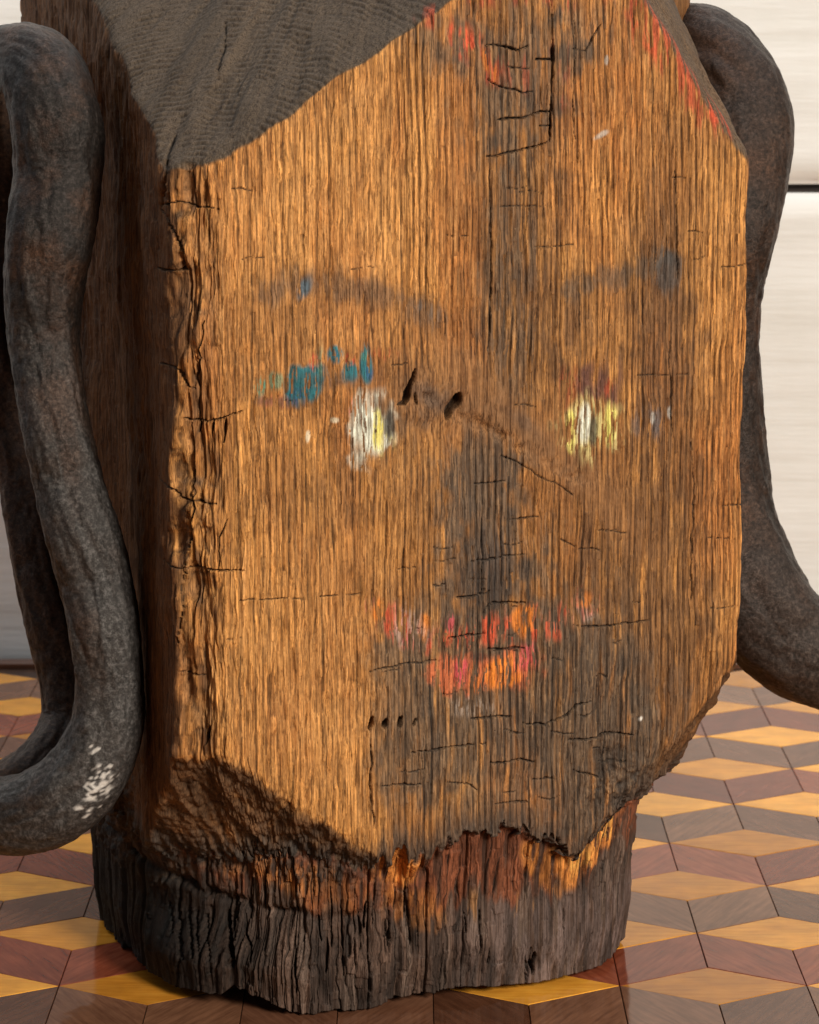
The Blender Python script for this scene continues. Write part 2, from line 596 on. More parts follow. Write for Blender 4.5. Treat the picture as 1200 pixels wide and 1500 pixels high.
# the ragged lip where the face breaks off over the neck
lip_pts = [(-200, 1235), (130, 1240), (230, 1290), (300, 1308), (365, 1300), (390, 1284), (420, 1284), (455, 1300), (500, 1298), (545, 1280),
           (575, 1256), (640, 1256), (665, 1230), (705, 1222), (765, 1214), (800, 1236), (850, 1250), (885, 1240), (935, 1178), (1300, 1170)]
lipx = np.array([face(p[0], p[1])[0] for p in lip_pts]); lipz = np.array([face(*p)[2] for p in lip_pts])
XN = CX + DX * np.maximum(R_head, R_neck)
zlip = np.interp(XN, lipx, lipz) + 0.0024 * noise(S * 330, Z * 0 + 3, 5) + 0.0030 * noise(S * 700, Z * 0 + 1, 6)
lsoft = np.interp(XN, lipx, [0.012, 0.012, .010, .006, .002, .001, .001, .004, .010, .014, .016, .010, .002, .001, .001, .001, .001, .002, .006, .006])
lipS = sstep(-0.0006 - lsoft * .7, 0.0010 + lsoft * .3, Z - zlip)
R0 = R_neck + np.maximum(R_head - R_neck, 0) * lipS
jag = 0.0012 * noise(S / 0.0022, Z / 0.004, 15) + 0.0008 * noise(S / 0.0008, Z / 0.003, 16)
is_neck = (Z < zlip) | (R_head < R_neck - 0.0002 + jag) & (Z < zlip + 0.02)
breakz = np.exp(-(np.minimum(np.abs(Z - zlip) / 0.006, np.abs(R_head - R_neck) / 0.003) ** 2)) * (np.abs(Z - zlip) < 0.02)

X = CX + DX * R0; Y = CY + DY * R0
PX, PY = face_to_image(X - 0.24 * np.maximum(Y + HB, 0) * (X < 0), Z)  # image pixels of each vertex, used to place cracks, stains and paint
base = np.stack([X, Y, Z], -1)


def normals(Pm):
    dc = np.roll(Pm, -1, 1) - np.roll(Pm, 1, 1)
    dr = np.gradient(Pm, axis=0)
    n = np.cross(dc, dr)
    return n / np.maximum(np.linalg.norm(n, axis=-1, keepdims=True), 1e-9)


N0 = normals(base)
front = sstep(0.55, 0.85, -N0[..., 1])
endgrain = np.where(PX < 760, sstep(0.25, 0.5, N0[..., 2]), 0.9 * sstep(0.16, 0.34, N0[..., 2])) * (Z > 0.2)
under = sstep(0.25, 0.6, -N0[..., 2]) * (Z > 0.03) * (1 - is_neck)
leftf = sstep(0.6, 0.85, -N0[..., 0])

# growth rings round a pith outside the near-left corner
pith = (-HA0 - 0.050, -HB - 0.045)
rho = np.hypot(X - pith[0], Y - pith[1])
ringc = rho / 0.00225 + 0.55 * fbm(S * 60, Z * 9, 21, 3) + 2.2 * noise(Z * 4, rho * 8, 22)
nodes_w = 1.1 * sstep(70, 0, np.hypot(PX - 640, (PY - 590) * 0.9))
ringc = ringc + nodes_w * np.sin(PY / 9.0)
rid = np.floor(ringc); rf = ringc - rid
ring_amp = 0.68 + 0.32 * _hash(rid, rid * 0, 5)
groove = np.exp(-((rf - 0.5) / 0.13) ** 2) * ring_amp
# splinters: long thin cells that step up and down
def cells(w, l, seed, warp):
    u = S / w + warp
    ic = np.floor(u)
    lz = Z / l * (1.0 + 0.35 * _hash(ic, ic * 0 + 7, seed)) + 20 * _hash(ic, ic * 0 + 3, seed)
    iz = np.floor(lz)
    fu, fz = u - ic, lz - iz
    return _hash(ic, iz, seed + 1), np.minimum(fu, 1 - fu), fz


wig = 0.9 * noise(S / 0.005, Z / 0.012, 711) + 0.5 * noise(S / 0.002, Z / 0.004, 712)
ch1, ce1, cz1 = cells(0.0009, 0.020, 713, wig)
ch2, ce2, cz2 = cells(0.0015, 0.055, 715, wig * 0.6)
ch3, ce3, cz3 = cells(0.00065, 0.007, 721, wig * 1.3)
kh1, ke1, kz1 = cells(0.0042, 0.026, 717, wig * 0.35)
kh2, ke2, kz2 = cells(0.0019, 0.013, 719, wig * 0.6)
# fibre noise
fib1 = fbm(S / 0.0011, Z / 0.016, 31, 3)
fib2 = fbm(S / 0.0026, Z / 0.011, 32, 3)
worm = noise(S / 0.0017 + 0.8 * fib2, Z / 0.0055, 33)
brk = sstep(0.15, 0.55, fbm(S / 0.004, Z / 0.03, 34, 2))
groove = groove * (1 - 0.45 * brk)
regular = sstep(420, 760, PX) * 0.6 + 0.4          # clearer lines toward the far side of the face
smooth_zone = np.clip(1.2 * np.exp(-(((PX - 640) / 70) ** 2 + ((PY - 590) / 55) ** 2)) +
                      np.exp(-((((PX - 800) + (PY - 655) * -0.2) * 0.62 - (PY - 655) * 0.0) / 85) ** 2 - (((PY - 655) - (PX - 800) * 0.95) / 36) ** 2), 0, 1)
disp = np.zeros_like(S)
longf = (1 - endgrain) * (1 - 0.75 * smooth_zone) * (1 - is_neck)
disp -= longf * (0.00100 * groove * regular + 0.00018)
disp += longf * (0.00034 * fib1 + 0.00034 * fib2 + 0.00042 * worm * (1.25 - regular))
disp += longf * (0.00022 * ch1 + 0.00026 * ch2)
disp += 0.0009 * fbm(S * 40, Z * 25, 41, 3) * (1 - is_neck)
# ragged near edge of the face
edgez = np.exp(-((PX - 285) / 34) ** 2) * (DY < 0) * (PY > 240) * (PY < 1230) * (1 - is_neck)
rag = fbm(S / 0.006, Z / 0.017, 51, 4)
disp += edgez * (0.0026 * rag - 0.0012 * sstep(0.1, 0.3, np.abs(noise(S / 0.005, Z / 0.03, 52))))
# end grain of the top cut
eg = np.exp(-((rf - 0.5) / 0.22) ** 2) * (0.25 + 0.95 * sstep(-.35, .35, fbm(S / 0.010 + Z / .02, Z / 0.012, 62, 3)))
pores = fbm(S / 0.0028 + Z / .0031, Z / 0.0017 - S / .004, 61, 3)
disp += endgrain * (-0.0005 * eg * (0.5 + 0.5 * ring_amp) + 0.00032 * pores * eg + 0.0003 * fib2)
# undersides: hacked surface
hack = fbm(S / 0.007, Z / 0.006, 71, 4)
disp += under * 0.0022 * hack
# neck: shaggy broken fibres
nf1 = noise(S / 0.0042 + 0.6 * noise(Z / 0.02, S / 0.01, 80), Z / 0.035, 81)
nf2 = noise(S / 0.0019, Z / 0.014, 82)
nf3 = noise(S / 0.0065, Z / 0.012, 83)
calm = sstep(620, 800, PX) * sstep(1290, 1350, PY)
nk = is_neck * 1.0
disp += nk * (1 - 0.72 * calm) * (1 - .5 * sstep(380, 280, PX)) * (0.0008 * (np.abs(nf1) * 2 - 1) + 0.0005 * nf2 + 0.0008 * nf3 + 0.0007 * kh1 + 0.0005 * kh2 - 0.0008 * sstep(0.12, 0.0, ke1))
nb = noise(S / 0.0085 + 3, Z / 0.4, 84)
disp -= nk * (1 - calm) * 0.0022 * np.exp(-(nb / 0.07) ** 2)
# groove ring round the neck (worn rope line), deeper at the near side
gl = np.interp(PX, [100, 300, 420, 560, 700, 930], [1345, 1362, 1372, 1345, 1335, 1300])
disp -= nk * 0.0034 * np.exp(-((PY - gl + 6 * noise(S / .006, Z * 0, 86)) / 8.0) ** 2) * sstep(680, 420, PX) * (0.7 + 0.6 * noise(S / 0.008, Z / 0.01, 85))

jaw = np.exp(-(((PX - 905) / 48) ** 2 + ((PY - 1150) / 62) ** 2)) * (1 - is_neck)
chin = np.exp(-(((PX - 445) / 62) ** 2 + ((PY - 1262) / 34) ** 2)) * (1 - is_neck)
lump = fbm(S / 0.0042, Z / 0.0046, 96, 3)
disp += breakz * sstep(620, 470, PX) * 0.0022 * fbm(S / 0.0028, Z / 0.0034, 97, 3)
disp += (jaw * 0.0030 + chin * 0.0036) * lump
sd_ = (PX - 598) * 0.47 - (PY - 566) * 0.88
scarg = np.exp(-(sd_ / 9.0) ** 2) * sstep(590, 620, PX) * sstep(880, 840, PX) * (1 - is_neck) * front
disp -= scarg * 0.0018 * (0.7 + 0.6 * noise(S / 0.004, Z / 0.003, 98))
knot = np.exp(-(((PX - 632) / 62) ** 2 + ((PY - 588) / 42) ** 2)) * front
disp += knot * (0.0012 * fbm(S / 0.004, Z / 0.005, 99, 3) + 0.0006)
# --- cracks, splits and holes: polylines in image pixel coordinates
crackm = np.zeros_like(S, dtype=np.float32)     # darkness 0..1
FR0, FR1 = NL - 60, NL + NF                    # columns the cracks may touch


cxi, cxa = PX[:, FR0:FR1].min(0), PX[:, FR0:FR1].max(0)
ryi, rya = PY[:, FR0:FR1].min(1), PY[:, FR0:FR1].max(1)
OPEN = 0.72 + 0.42 * noise(S / 0.004, Z / 0.004, 95)


def crack(pts, width=2.0, depth=0.0018, jit=3.0, seed=0, taper=True):
    global disp
    rs = np.random.RandomState(seed)
    P = [np.array(pts[0], float)]
    for a, b2 in zip(pts, pts[1:]):
        a = np.array(a, float); b2 = np.array(b2, float)
        L = np.linalg.norm(b2 - a); n = max(1, int(L / 8))
        t = (b2 - a) / max(L, 1e-6); nrm = np.array([-t[1], t[0]])
        off = 0.0
        for i in range(1, n + 1):
            q = a + (b2 - a) * i / n
            if i < n:
                off = off * 0.6 + rs.uniform(-jit, jit) * 0.8
                q = q + nrm * off + t * rs.uniform(-3, 3)
            P.append(q)
    P = np.array(P)
    x0, y0 = P.min(0) - 8; x1, y1 = P.max(0) + 8
    cc = np.nonzero((cxa > x0) & (cxi < x1))[0]; rr_ = np.nonzero((rya > y0) & (ryi < y1))[0]
    if len(cc) == 0 or len(rr_) == 0:
        return
    r0_, c0_ = rr_[0], cc[0] + FR0
    wx = PX[r0_:rr_[-1] + 1, c0_:cc[-1] + FR0 + 1]; wy = PY[r0_:rr_[-1] + 1, c0_:cc[-1] + FR0 + 1]
    ii = np.nonzero((wx > x0) & (wx < x1) & (wy > y0) & (wy < y1))
    if len(ii[0]) == 0:
        return
    ii = (ii[0] + r0_, ii[1] + c0_)
    qx, qy = PX[ii], PY[ii]
    best = np.full(qx.shape, 1e9); par = np.zeros(qx.shape)
    seg = np.linalg.norm(np.diff(P, axis=0), axis=1); cum = np.concatenate([[0], np.cumsum(seg)]); tot = cum[-1]
    for k in range(len(P) - 1):
        d = P[k + 1] - P[k]; l2 = d @ d + 1e-9
        t = np.clip(((qx - P[k, 0]) * d[0] + (qy - P[k, 1]) * d[1]) / l2, 0, 1)
        dist = np.hypot(qx - P[k, 0] - t * d[0], qy - P[k, 1] - t * d[1])
        up = dist < best
        best = np.where(up, dist, best); par = np.where(up, (cum[k] + t * seg[k]) / tot, par)
    w = width * ((0.35 + 0.65 * np.sqrt(np.clip(4 * par * (1 - par), 0, 1))) if taper else 1.0)
    w = w * 0.8 * OPEN[ii]
    prof = np.clip(1.25 - best / w, 0, 1)
    prof = np.minimum(prof * 1.6, 1)
    disp[ii] -= depth * prof
    crackm[ii] = np.maximum(crackm[ii], prof)


# forehead checks
crack([(706, 66), (740, 68), (760, 74), (775, 67)], 2.6, .003, 1.5, 1)
crack([(786, 87), (808, 87)], 3.2, .003, 1, 2)
crack([(745, 98), (778, 101)], 1.8, .002, 1, 3)
crack([(715, 115), (730, 125), (756, 131), (768, 137), (783, 134)], 1.9, .002, 2, 4)
crack([(730, 176), (770, 172), (808, 163)], 2.4, .003, 2, 5)
crack([(714, 229), (760, 221), (786, 216), (804, 208)], 2.4, .003, 2, 6)
crack([(792, 185), (808, 184)], 1.8, .002, 1, 7)
crack([(810, -10), (811, 60), (809, 120), (808, 166), (806, 225)], 2.6, .003, 1.0, 8)
crack([(842, 30), (843, 100), (841, 160), (843, 205)], 1.8, .0016, 1.5, 9)
crack([(838, 70), (858, 75), (868, 55), (880, 35)], 1.6, .0015, 2, 10)
crack([(848, 222), (846, 240)], 2.4, .002, 1, 11)
crack([(730, 303), (800, 301)], 1.4, .001, 1, 12)
crack([(780, 362), (840, 358)], 1.3, .001, 1, 13)
crack([(1056, 392), (1090, 388), (1103, 384)], 1.5, .0015, 1, 14)
crack([(345, 30), (335, 80), (322, 140)], 1.8, .0016, 2, 15)
# near edge of the face
crack([(236, 308), (262, 298), (285, 303), (322, 307)], 1.8, .002, 2.5, 16)
crack([(238, 312), (252, 338), (266, 362), (272, 398), (232, 402)], 2.4, .003, 3, 17)
crack([(262, 205), (247, 250), (238, 310)], 3.0, .003, 3, 18)
crack([(238, 545), (262, 548), (275, 568), (285, 575)], 1.8, .002, 3, 19)
crack([(268, 618), (305, 621), (330, 612), (356, 602)], 2.0, .003, 2, 20)
crack([(313, 615), (311, 640)], 3.0, .003, 1, 21)
crack([(332, 614), (328, 650)], 3.2, .003, 1, 22)
crack([(232, 718), (255, 726), (266, 738), (318, 739)], 1.8, .002, 2, 23)
crack([(240, 838), (272, 842), (290, 838), (358, 835)], 2.0, .003, 1.5, 24)
crack([(345, 879), (440, 877), (540, 870)], 1.5, .0012, 1.5, 25)
crack([(258, 996), (306, 997)], 1.5, .0014, 1, 26)
crack([(306, 1070), (300, 1100)], 3.4, .003, 2, 27)
crack([(288, 690), (284, 760), (274, 850), (262, 960)], 2.2, .002, 4, 28)
crack([(300, 470), (286, 560), (292, 640)], 2.4, .002, 4, 29)
crack([(334, 760), (322, 800), (320, 838)], 1.6, .0015, 3, 30)
# brow knots
crack([(608, 541), (598, 570), (592, 590), (582, 592)], 6.5, .006, 2, 31)
crack([(607, 575), (610, 592)], 4.0, .003, 1, 32)
crack([(673, 578), (662, 595), (655, 612)], 11.0, .007, 1.5, 33)
# diagonal scar
crack([(735, 668), (785, 695), (812, 706), (840, 726)], 1.8, .0012, 2, 34)
crack([(822, 790), (846, 803)], 1.6, .0012, 1, 35)
# nose and lip checks
crack([(695, 709), (742, 705)], 1.5, .0014, 1, 36)
crack([(744, 762), (790, 757)], 1.5, .0014, 1, 37)
crack([(690, 822), (720, 818), (768, 812)], 2.0, .002, 2, 38)
crack([(668, 875), (700, 872), (710, 862)], 1.9, .002, 1.5, 39)
crack([(708, 900), (712, 890), (722, 883), (770, 883)], 2.0, .002, 1.5, 40)
crack([(655, 936), (712, 928)], 2.2, .002, 1.5, 41)
crack([(715, 951), (770, 950)], 1.8, .0015, 1.5, 42)
crack([(540, 985), (600, 972), (650, 968)], 1.6, .0015, 2, 43)
crack([(840, 915), (880, 917), (955, 908)], 1.7, .0016, 2, 44)
crack([(690, 1052), (750, 1050)], 2.2, .002, 1.5, 45)
crack([(765, 1060), (800, 1062), (830, 1048), (845, 1032), (868, 1027)], 2.2, .002, 2, 46)
crack([(830, 1085), (876, 1082), (885, 1075), (930, 1078)], 2.2, .002, 1.5, 47)
crack([(600, 1104), (660, 1095), (712, 1090)], 2.3, .002, 1.5, 48)
crack([(715, 1120), (745, 1116), (765, 1112), (785, 1118)], 2.0, .002, 2, 49)
crack([(560, 1152), (620, 1150)], 1.8, .0015, 1.5, 50)
crack([(655, 1146), (690, 1150), (700, 1158)], 1.8, .0015, 1.5, 51)
crack([(725, 1178), (775, 1176)], 1.9, .0015, 1, 52)
crack([(840, 1128), (860, 1133), (880, 1140)], 2, .002, 2, 53)
crack([(543, 1090), (542, 1150), (548, 1210)], 2.6, .002, 3, 54)
for k, xx in enumerate((546, 566, 588, 610)):
    crack([(xx, 1050 + 3 * (k % 2)), (xx - 4, 1070 - 4 * k * 0.6)], 6.5 - 0.4 * k, .006, 1, 60 + k)
crack([(706, 760), (705, 880)], 2.0, .0016, 1, 55)
crack([(735, 780), (736, 860)], 1.8, .0014, 1, 56)
crack([(935, 550), (1010, 548)], 1.2, .001, 1, 57)
crack([(1038, 788), (1078, 790)], 1.4, .001, 1, 58)
crack([(1040, 890), (1080, 888)], 1.3, .001, 1, 59)
crack([(1016, 640), (1018, 760), (1014, 880)], 1.9, .0014, 2, 70)
crack([(982, 500), (984, 640)], 1.8, .0012, 2, 71)
crack([(1060, 742), (1090, 740)], 1.5, .0012, 1, 72)
crack([(718, 250), (720, 420), (716, 520)], 2.0, .0016, 1.5, 73)
crack([(990, 250), (994, 420)], 1.8, .0012, 1.5, 74)
rs = np.random.RandomState(9)
for k in range(44):                              # small random checks over the dark wood
    if k < 26:
        x = rs.uniform(560, 900); y = rs.uniform(760, 1205)
    else:
        x = rs.uniform(330, 1060); y = rs.uniform(240, 1000)
    L = rs.uniform(14, 42)
    crack([(x, y), (x + L * 0.5, y + rs.uniform(-4, 4)), (x + L, y + rs.uniform(-6, 4))], rs.uniform(0.9, 1.5), .0011, 2, 200 + k)
for k in range(46):                              # long splits down the neck
    x = rs.uniform(145, 700) if k < 40 else rs.uniform(700, 890)
    y = rs.uniform(1290, 1440)
    crack([(x, y), (x + rs.uniform(-4, 4), y + rs.uniform(25, 110))], rs.uniform(1.5, 3.2), .003, 1.5, 300 + k)
crack([(343, 1385), (345, 1480)], 7, .008, 2, 90)
crack([(285, 1365), (286, 1465)], 3, .004, 1, 91)
crack([(797, 1412), (795, 1448)], 6, .006, 1, 92)

# ragged foot
foot = 0.0035 * (0.5 + 0.5 * fbm(arc * 70, arc * 0 + 1, 91, 3)) + 0.0008 * (0.5 + 0.5 * noise(arc * 330, arc * 0 + 2, 92))
fx = np.abs(lx - face(690, 1470)[0]) < 0.02
lift = np.interp(PX[0], [150, 330, 345, 440, 520, 620, 760, 900], [.002, .004, .009, .0, .0, .003, .002, .001])
foot = np.clip(foot * 0.7 + lift * (diry < 0), 0, None); foot -= foot.min()
Zd = Z + foot[None, :] * np.clip(1 - Z / 0.03, 0, 1)

Pd = base.copy(); Pd[..., 2] = Zd
Pd = Pd + N0 * disp[..., None] * np.array([1, 1, 1.0])
Pd[..., 2] = np.maximum(Pd[..., 2], 0.0)

# ------------------------------------------------------------------ colours of the timber
def C3(*c):
    return np.array(c, np.float32)


WOB = [fbm(PX / 16 + 31 * k, PY / 26, 400 + k, 2) for k in range(6)]
PXmin, PXmax = PX[:, :NL + NF].min(0), PX[:, :NL + NF].max(0)
PYmin, PYmax = PY[:, :NL + NF].min(1), PY[:, :NL + NF].max(1)


def window(x0, x1, y0, y1):
    c = np.nonzero((PXmax > x0) & (PXmin < x1))[0]; r = np.nonzero((PYmax > y0) & (PYmin < y1))[0]
    if len(c) == 0 or len(r) == 0:
        return None
    return slice(r[0], r[-1] + 1), slice(c[0], c[-1] + 1)


def blob(x, y, rx, ry, rot=0, soft=0.35, wob=0.25, seed=0):
    out = np.zeros(S.shape, np.float32)
    m_ = (1 + soft + wob) * max(rx, ry) + 3 if rot else None
    mx, my = (m_, m_) if rot else ((1 + soft + wob) * rx + 3, (1 + soft + wob) * ry + 3)
    w = window(x - mx, x + mx, y - my, y + my)
    if w is None:
        return out
    c, s_ = math.cos(rot), math.sin(rot)
    dx, dy = PX[w] - x, PY[w] - y
    u = (dx * c + dy * s_) / rx; v = (-dx * s_ + dy * c) / ry
    d = np.sqrt(u * u + v * v) + wob * WOB[seed % 6][w]
    out[w] = sstep(1 + soft, 1 - soft, d)
    return out


def stroke(pts, w, soft=0.5, wob=0.3, seed=0):
    out = np.zeros(S.shape, np.float32)
    mg = (1 + soft + wob) * w + 3
    xs = [p[0] for p in pts]; ys = [p[1] for p in pts]
    wn = window(min(xs) - mg, max(xs) + mg, min(ys) - mg, max(ys) + mg)
    if wn is None:
        return out
    qx, qy = PX[wn], PY[wn]
    best = np.full(qx.shape, 1e9, np.float32)
    for a, b2 in zip(pts, pts[1:]):
        dx, dy = b2[0] - a[0], b2[1] - a[1]
        t = np.clip(((qx - a[0]) * dx + (qy - a[1]) * dy) / (dx * dx + dy * dy), 0, 1)
        best = np.minimum(best, np.hypot(qx - a[0] - t * dx, qy - a[1] - t * dy))
    d = best / w + wob * WOB[seed % 6][wn]
    out[wn] = sstep(1 + soft, 1 - soft, d)
    return out


streak = 0.70 * fbm(S / 0.0010, Z / 0.007, 601, 3) + 0.20 * ch1 + 0.30 * ch3 + 0.10 * ch2 - 0.05            # breaks paint into upright flecks
streak2 = fbm(S / 0.0024, Z / 0.02, 602, 3)
patch = fbm(S / 0.03, Z / 0.05, 603, 4)
patch2 = fbm(S / 0.012, Z / 0.03, 604, 3)

light = C3(0.60, 0.285, 0.082); mid = C3(0.34, 0.140, 0.040); dark = C3(0.115, 0.056, 0.026)
grey = C3(0.118, 0.086, 0.062); char = C3(0.040, 0.032, 0.028)


def paint(cur, colr, mask):
    return cur + (colr - cur) * np.clip(mask, 0, 1)[..., None]


rgb = np.empty(S.shape + (3,), np.float32); rgb[:] = light
t = sstep(-0.5, 0.5, patch2 * 0.7 + patch * 0.9 + 0.15 * streak2)
rgb = paint(rgb, mid, 0.72 * t)
rgb = paint(rgb, C3(0.46, 0.17, 0.045), 0.5 * sstep(0.0, 0.45, fbm(S / 0.02, Z / 0.06, 606, 3)))
rgb = paint(rgb, C3(0.58, 0.30, 0.11), 0.5 * sstep(0.0, 0.6, fib1))
# grain lines
gdark = groove * (0.45 + 0.55 * regular)
rgb = paint(rgb, dark * 0.85, 0.80 * gdark + 0.26 * sstep(0.1, 0.6, -worm) * (1.25 - regular) + 0.24 * sstep(0.12, 0.5, -fib1))
rgb = rgb * (1 + 0.16 * ch1 * (1.3 - regular) + 0.17 * ch2 + 0.10 * ch3)[..., None]
rgb = paint(rgb, dark * 0.6, 0.5 * sstep(0.10, 0.02, ce2) * (ch2 > 0.1) * (1 - smooth_zone))
# broad staining over the face
st = lambda x, y, rx, ry, k, seed=0, rot=0: blob(x, y, rx, ry, rot, 0.75, 0.5, seed) * k
stain = st(960, 430, 45, 120, .55, 1) + st(990, 660, 40, 150, .45, 2) + st(900, 850, 60, 160, .35, 3) + st(770, 420, 60, 150, .25, 4) \
    + st(640, 700, 60, 70, .25, 5) + st(1010, 930, 50, 120, .35, 6) + st(560, 720, 120, 50, .28, 8) + st(420, 720, 90, 60, .2, 9)
stain = stain + st(765, 300, 75, 260, .55, 10) + st(900, 760, 120, 230, .42, 7) + st(930, 1000, 110, 120, .5, 5) + st(1000, 300, 60, 160, .3, 2) + st(880, 480, 130, 70, .28, 3) + st(620, 830, 90, 60, .3, 1) + st(560, 560, 110, 40, .3, 4) + st(450, 450, 110, 50, .25, 0) + st(690, 560, 110, 70, .3, 2)
rgb = paint(rgb, C3(0.13, 0.068, 0.034), np.clip(stain * (1 + 1.1 * (0.30 * ch2 + 0.22 * ch1 + 0.2 * ch3)), 0, .85) * sstep(-0.6, 0.15, streak2 + 0.3))
greyz = np.clip(st(715, 800, 70, 140, .95, 11) + st(690, 690, 55, 60, .55, 12) + st(740, 440, 40, 190, .75, 13) +
                st(720, 1090, 230, 150, .85, 14) + st(620, 1010, 95, 120, .75, 15) + st(840, 960, 110, 110, .55, 16) +
                st(890, 1130, 70, 110, .9, 17) + st(760, 110, 85, 110, .85, 18) + st(880, 40, 60, 60, .5, 19) + st(640, 60, 55, 45, .7, 20) +
                st(560, 960, 22, 45, .5, 21), 0, 1)
greyz *= sstep(490, 570, PX + 14 * noise(PY / 22, PX / 40, 8))
flk = 0.30 * ch2 + 0.22 * ch1 + 0.20 * ch3 - 0.25 * (groove - .3)
greyz = greyz * sstep(0.12, 0.80, greyz + flk * 0.9)
rgb = paint(rgb, grey, 0.9 * greyz * sstep(-0.75, 0.15, streak2 + 0.25))
rgb = paint(rgb, char, greyz * 0.75 * np.clip(gdark + 0.6 * sstep(0.05, 0.6, -fib1), 0, 1))
rgb = paint(rgb, C3(0.30, 0.185, 0.10), greyz * 0.5 * sstep(0.15, 0.5, streak))
# near-black nose shadow paint
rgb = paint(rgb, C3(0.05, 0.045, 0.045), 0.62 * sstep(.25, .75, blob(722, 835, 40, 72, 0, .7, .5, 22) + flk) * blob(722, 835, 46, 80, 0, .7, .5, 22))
# worn smooth brown of the brow knot and scar
rgb = paint(rgb, C3(0.25, 0.125, 0.052), 0.75 * smooth_zone)
# pale, scrubbed cheek and near edge
rgb = paint(rgb, C3(0.60, 0.31, 0.11), (0.35 * blob(400, 330, 150, 200, 0, .8, .4, 23) + 0.45 * blob(440, 1010, 120, 190, 0, .8, .4, 24) + .25 * blob(560, 250, 120, 170, 0, .8, .4, 25)) * sstep(-.6, .3, fib2 + .1) * (1 - gdark))

# other faces of the block
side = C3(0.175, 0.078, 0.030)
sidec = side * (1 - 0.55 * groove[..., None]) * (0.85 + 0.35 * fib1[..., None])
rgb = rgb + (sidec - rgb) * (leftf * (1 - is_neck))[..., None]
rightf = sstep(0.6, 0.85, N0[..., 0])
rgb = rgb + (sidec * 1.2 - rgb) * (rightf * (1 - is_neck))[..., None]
egc = C3(0.092, 0.066, 0.045) * (1.0 + 0.25 * patch2[..., None]) * (1 - 0.35 * (eg * (0.5 + 0.5 * ring_amp))[..., None]) * (0.95 + 0.16 * pores[..., None])
topright = endgrain * sstep(800, 900, PX)
rgb = rgb + (egc - rgb) * endgrain[..., None]
undc = C3(0.13, 0.070, 0.036) * (0.85 + 0.6 * hack[..., None]) * (0.9 + 0.25 * fib2[..., None])
rgb = rgb + (undc - rgb) * under[..., None]
rgb = paint(rgb, C3(0.22, 0.12, 0.06), edgez * 0.55 * sstep(-0.3, 0.4, rag * -1))
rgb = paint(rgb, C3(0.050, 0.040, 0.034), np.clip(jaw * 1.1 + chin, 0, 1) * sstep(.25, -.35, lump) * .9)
# charred lip above the neck
liph = (1 - is_neck) * sstep(0.016, 0.002, Z - zlip)
rgb = paint(rgb, C3(0.075, 0.058, 0.048), 0.85 * liph)

# neck: black at the near side, grey-brown at the far side, orange and red paint left in a band
nkc = np.empty_like(rgb); nkc[:] = C3(0.082, 0.050, 0.037)
nkc = paint(nkc, C3(0.130, 0.092, 0.074), sstep(0.0, 0.6, nf1) * 0.8 * sstep(300, 480, PX))
nkc = paint(nkc, C3(0.135, 0.098, 0.090), calm * 0.85 * sstep(-.8, .3, nf2))
nkc = paint(nkc, C3(0.03, 0.022, 0.019), sstep(0.2, 0.7, -nf1) * .65)
band = np.interp(PX, [100, 300, 480, 600, 760, 860, 930], [1310, 1330, 1340, 1335, 1325, 1310, 1255])
inb = nk * sstep(6, -14, PY - band + 26 * nf1 + 14 * nf2) * sstep(140, 300, PX)
nkc = paint(nkc, C3(0.19, 0.062, 0.028), inb * 0.9 * sstep(-.9, .2, nf2 + .3))
nkc = paint(nkc, C3(0.06, 0.03, 0.02), inb * 0.7 * sstep(.1, .6, -nf2))
org = blob(580, 1275, 32, 36, 0, .4, .5, 31) + blob(850, 1275, 42, 34, -0.4, .4, .5, 32) + blob(905, 1230, 34, 30, -0.8, .4, .4, 33) + blob(795, 1262, 18, 30, 0, .4, .5, 34) \
    + 0.6 * blob(390, 1305, 70, 26, 0, .6, .6, 35) + .5 * blob(610, 1345, 40, 24, 0, .5, .6, 36) + .3 * blob(480, 1320, 50, 30, 0, .5, .6, 37)
nkc = paint(nkc, C3(0.52, 0.20, 0.045), np.clip(org, 0, 1) * sstep(-.55, 0.0, nf2 + .5 * streak + .18) * 0.92)
nkc = paint(nkc, C3(0.62, 0.33, 0.08), np.clip(blob(862, 1268, 26, 20, -.4, .5, .5, 38) + blob(905, 1225, 22, 18, -.8, .5, .5, 39), 0, 1) * sstep(-.2, .2, streak))
nkc = paint(nkc, C3(0.30, 0.15, 0.06), nk * sstep(.35, .6, streak2) * blob(700, 1335, 130, 22, 0, .6, .4, 40) * .8)
nkc = nkc * (0.80 + 0.4 * sstep(-.6, .6, nf3) + (1 - .6 * calm) * (0.26 * kh2 + 0.15 * kh1))[..., None]
nkc = paint(nkc, C3(0.016, 0.012, 0.010), (1 - calm) * sstep(0.10, 0.02, ke1) * .7 * (kh1 > -.2) + .35 * sstep(.10, .02, ke2) * (1 - .5 * calm))
char_shade = sstep(470, 330, PX + 30 * nf3) * sstep(-18, 8, PY - gl)
nkc = nkc * (1 - 0.58 * char_shade - 0.38 * sstep(360, 200, PX))[..., None]  # left side's shade darkened into the colour, strongest on the charred lower part
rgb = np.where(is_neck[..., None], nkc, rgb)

bk = fbm(S / 0.0028, Z / 0.0034, 97, 3)
rgb = paint(rgb, C3(0.034, 0.027, 0.023), breakz * sstep(620, 470, PX) * sstep(-.25, .15, bk) * .92)
rgb = paint(rgb, C3(0.10, 0.07, 0.05), breakz * sstep(620, 470, PX) * sstep(.0, -.3, bk) * .6)
